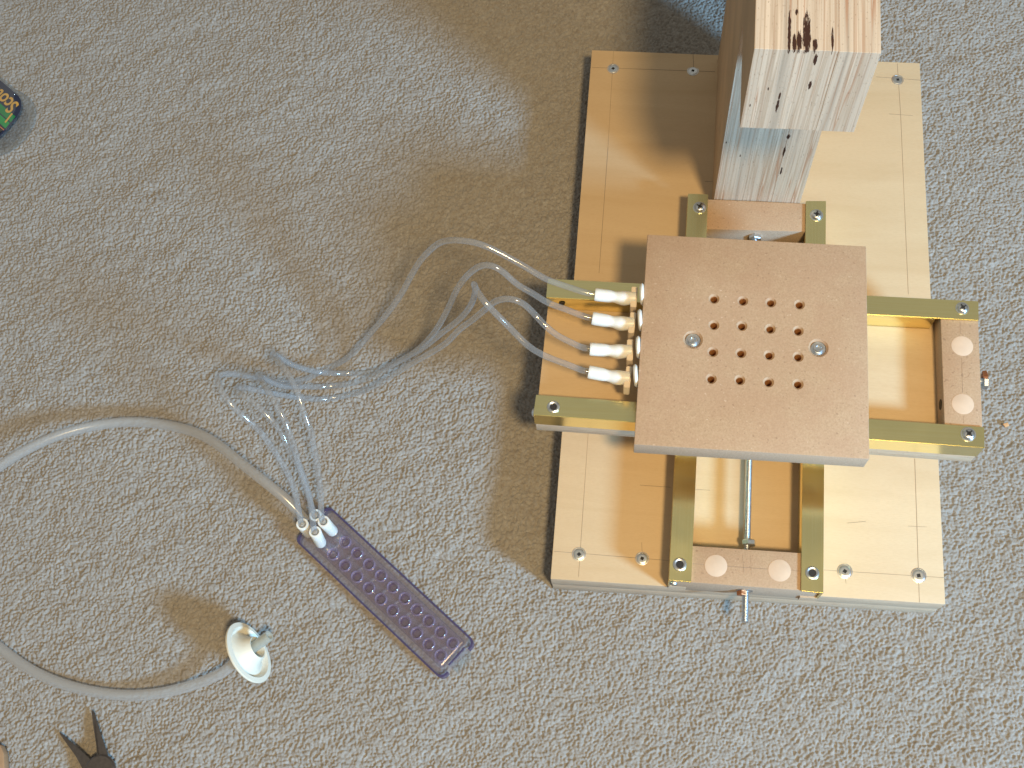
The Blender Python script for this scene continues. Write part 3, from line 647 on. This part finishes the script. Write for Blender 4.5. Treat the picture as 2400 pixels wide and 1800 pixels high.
# cup axis from the camera's own axes at that spot
crt, cup_, cbk = ROT.col[0], ROT.col[1], ROT.col[2]
cc0 = U(400 + 1205 / 6.637, 1400 + 862 / 6.637, -.0125); vd = (CAM - cc0).normalized(); lat = .87 * crt + .5 * cup_; lat = (lat - vd * lat.dot(vd)).normalized()
nrm = (.845 * lat + .535 * vd).normalized()
bp = bp[:-1] + [cc0 - nrm * .013, cc0 - nrm * .006]
bm = bmesh.new(); sweep(bm, relax(bp, 3), .0034, 20); big = obj('wide_tube', bm, MILKY, None, 60); tag(big, 'wide milky tube looping over the carpet, past the left edge, to the white cup', 'tube')
cup = thing('suction_cup', 'white plastic suction cup standing on edge at the end of the wide milky tube', 'cup', tuple(cc0 - Vector((0, 0, .016))))
bm = bmesh.new(); Rr_ = .0202
lathe(bm, [(.0036, -.006), (.0080, -.0055), (.0125, -.0040), (.0160, -.0022), (.0175, -.0008), (Rr_, -.0004), (Rr_ + .0003, .0003), (Rr_, .0010), (.0172, .0014), (.0163, .0002), (.0155, -.0012), (.0146, -.0016), (.0132, -.0008), (.0110, .0012), (.0090, .0040), (.0078, .0068), (.0071, .0080), (.0065, .0078), (.0060, .0060), (.0056, .000), (.0036, -.004)], 56, cc0, nrm)
obj('bowl', bm, m_plain('white_rubber', (.72, .70, .62), .42, var=.03), cup, 50)
sd = (nrm + .12 * cup_).normalized()
bm = bmesh.new(); q0 = cc0 - nrm * .0075
sweep(bm, [q0, q0 + sd * .014, q0 + sd * .0265], .0034, 20, .0022); obj('stub', bm, m_clear('stub_plastic', (.85, .87, .85), (.72, .73, .68), .55, .2, .4, .3), cup, 50)
# ------------------------------------------------------------------ tape pack at the left edge
pk = thing('tape_pack', 'clear tape pack with navy, gold and green card, at the left edge', 'tape pack', tuple(U(10, 280, -.031)))
def zp(x, y): return (x / 6.917, 150 + y / 6.917)
outer = [zp(*p) for p in [(250, 420), (400, 480), (500, 560), (565, 680), (580, 800), (560, 930), (500, 1060), (400, 1200), (270, 1330), (120, 1430), (-60, 1480), (-500, 1500), (-900, 1200), (-900, 300), (-500, 60), (-160, 100), (60, 240)]]
inner = [zp(*p) for p in [(0, 262), (120, 360), (230, 455), (300, 520), (335, 590), (342, 660), (325, 750), (280, 840), (200, 940), (100, 1060), (0, 1160), (-120, 1240), (-420, 1260), (-700, 1000), (-700, 400), (-400, 160), (-200, 120)]]
bm = bmesh.new(); prism(bm, [U(*p, -.0285) for p in outer], -.0305, -.0285, .0006); obj('clear_flange', bm, CLEARP, pk, 40)
zc = -.0165
bm = bmesh.new()
lo = [U(*p, -.0285) for p in [((p[0] * 1.0 + 3, p[1] + (3 if p[1] > 250 else -2))) for p in inner]]; hi = [U(*p, zc + .001) for p in inner]
vl = [bm.verts.new(p) for p in lo]; vh = [bm.verts.new(p) for p in hi]
for i in range(len(vl)): bm.faces.new((vl[i], vl[(i + 1) % len(vl)], vh[(i + 1) % len(vl)], vh[i]))
bm.faces.new(vh); bmesh.ops.bevel(bm, geom=[e for e in bm.edges if e.verts[0] in vh and e.verts[1] in vh], offset=.0038, segments=5, affect='EDGES')
obj('clear_cover', bm, m_clear('clear_cover', (.95, .96, .97), (.5, .55, .6), .01, .03, .4, .12), pk, 60)
NAVY = m_plain('navy_print', (.018, .024, .055), .4, scale=80); GREEN = m_plain('green_print', (.012, .20, .055), .4, scale=80); GOLDP = m_plain('gold_print', (.62, .34, .07), .45, scale=80); ORNG = m_plain('orange_print', (.60, .16, .06), .45); BLKP = m_plain('black_print', (.012, .012, .014), .4)
zc -= .0006
bm = bmesh.new(); prism(bm, [U(*p, zc) for p in inner], zc - .0006, zc); obj('card', bm, NAVY, pk)
dU = Vector((1, .86, 0)); 
def band(name, a, b, c, d, mat, dz):
    bm = bmesh.new(); prism(bm, [U(*zp(*q), zc) for q in (a, b, c, d)], zc + dz, zc + dz + .00012); return obj(name, bm, mat, pk)
band('green_band', (-300, 378), (252, 852), (175, 945), (-300, 535), GREEN, .0001)
band('green_band', (-300, 560), (160, 958), (90, 1045), (-300, 700), m_plain('deep_green_print', (.01, .27, .06), .4), .0001)
band('black_band', (-300, 715), (80, 1050), (-20, 1150), (-300, 900), BLKP, .0001)
band('gold_line', (190, 800), (212, 812), (95, 960), (75, 945), GOLDP, .0003)
band('orange_line', (-20, 1010), (-12, 1000), (72, 1070), (62, 1080), ORNG, .0003)
cu = bpy.data.curves.new('lettering', 'FONT'); cu.body = 'Scotch'; cu.size = .0175; cu.extrude = .00008; cu.offset = .0003; cu.align_x = 'LEFT'
to = bpy.data.objects.new('tmp', cu); link(to); bpy.context.view_layer.update()
tm = bpy.data.meshes.new_from_object(to.evaluated_get(bpy.context.evaluated_depsgraph_get())); bpy.data.objects.remove(to)
tm.materials.clear(); tm.materials.append(GOLDP); tm.name = 'lettering'
A = U(*zp(322, 660), zc); Bp = U(*zp(-70, 330), zc); dv = (Bp - A).normalized(); ang = math.atan2(dv.y, dv.x)
lo_ = bpy.data.objects.new('lettering', tm); lo_.location = A + Vector((0, 0, .0003)); lo_.rotation_euler = (0, 0, ang); lo_.scale = (.72, .9, 1); put(lo_, pk)
# ------------------------------------------------------------------ pliers at the bottom edge
pl = thing('pliers', 'open needle-nose pliers with dark tips at the bottom left edge', 'pliers', tuple(U(228, 1795, -.0305)))
PLM = m_steel('oiled_dark_steel', (.24, .21, .20), .32); z0, z1 = -.0305, -.0245
def jaw(pts):
    bm = bmesh.new(); lo = [bm.verts.new(U(u, v, z0)) for u, v, h in pts]; hi = [bm.verts.new(U(u, v, z0 + (z1 - z0) * h)) for u, v, h in pts]; n = len(pts)
    bm.faces.new(lo[::-1]); bm.faces.new(hi)
    for i in range(n): bm.faces.new((lo[i], lo[(i + 1) % n], hi[(i + 1) % n], hi[i]))
    bmesh.ops.bevel(bm, geom=list(bm.edges), offset=.0004, segments=2, affect='EDGES')
    return bm
obj('jaw', jaw([(138, 1716, .35), (146, 1719, .35), (200, 1768, .9), (222, 1790, 1), (218, 1840, 1), (199, 1812, 1), (178, 1773, .8), (152, 1737, .5)]), PLM, pl, 35)
obj('jaw', jaw([(214, 1664, .3), (221, 1667, .3), (236, 1718, .7), (251, 1762, .95), (272, 1830, 1), (240, 1840, 1), (228, 1790, 1), (226, 1750, .9), (219, 1705, .6)]), PLM, pl, 35)
bm = bmesh.new(); lathe(bm, [(.0095, 0), (.0095, .0018), (.0085, .0026), (0, .0028)], 32, U(236, 1806, z1)); obj('pivot', bm, PLM, pl, 35)
obj('handle', jaw([(218, 1820, 1), (245, 1825, 1), (200, 1990, 1), (150, 2080, .9), (120, 2070, .9), (170, 1970, 1)]), m_plain('red_grip', (.35, .06, .03), .5), pl, 35)
obj('handle', jaw([(240, 1825, 1), (268, 1820, 1), (330, 1970, 1), (360, 2070, .9), (330, 2080, .9), (285, 1990, 1)]), m_plain('red_grip', (.35, .06, .03), .5), pl, 35)
# tan offcut in the bottom left corner
bm = bmesh.new(); prism(bm, [U(*p, -.024) for p in [(-60, 1735), (0, 1745), (9, 1765), (14, 1860), (-60, 1880)]], -.031, -.024, .001)
tag(obj('wood_offcut', bm, m_plain('tan_wood', (.34, .21, .12), .6), None, 35), 'tan wood offcut just showing in the bottom left corner', 'offcut')
# chip of wood on the carpet at right
bm = bmesh.new(); p = [U(*q, -.030) for q in [(2350, 993), (2362, 990), (2366, 998), (2356, 1001)]]; prism(bm, p, -.0315, -.0298, .0003)
tag(obj('wood_chip', bm, m_plain('chip_wood', (.62, .36, .18), .6), None, 35), 'tiny orange wood chip on the carpet right of the jig', 'wood chip')
for o in scene.objects:
    if '_w' in o: del o['_w']
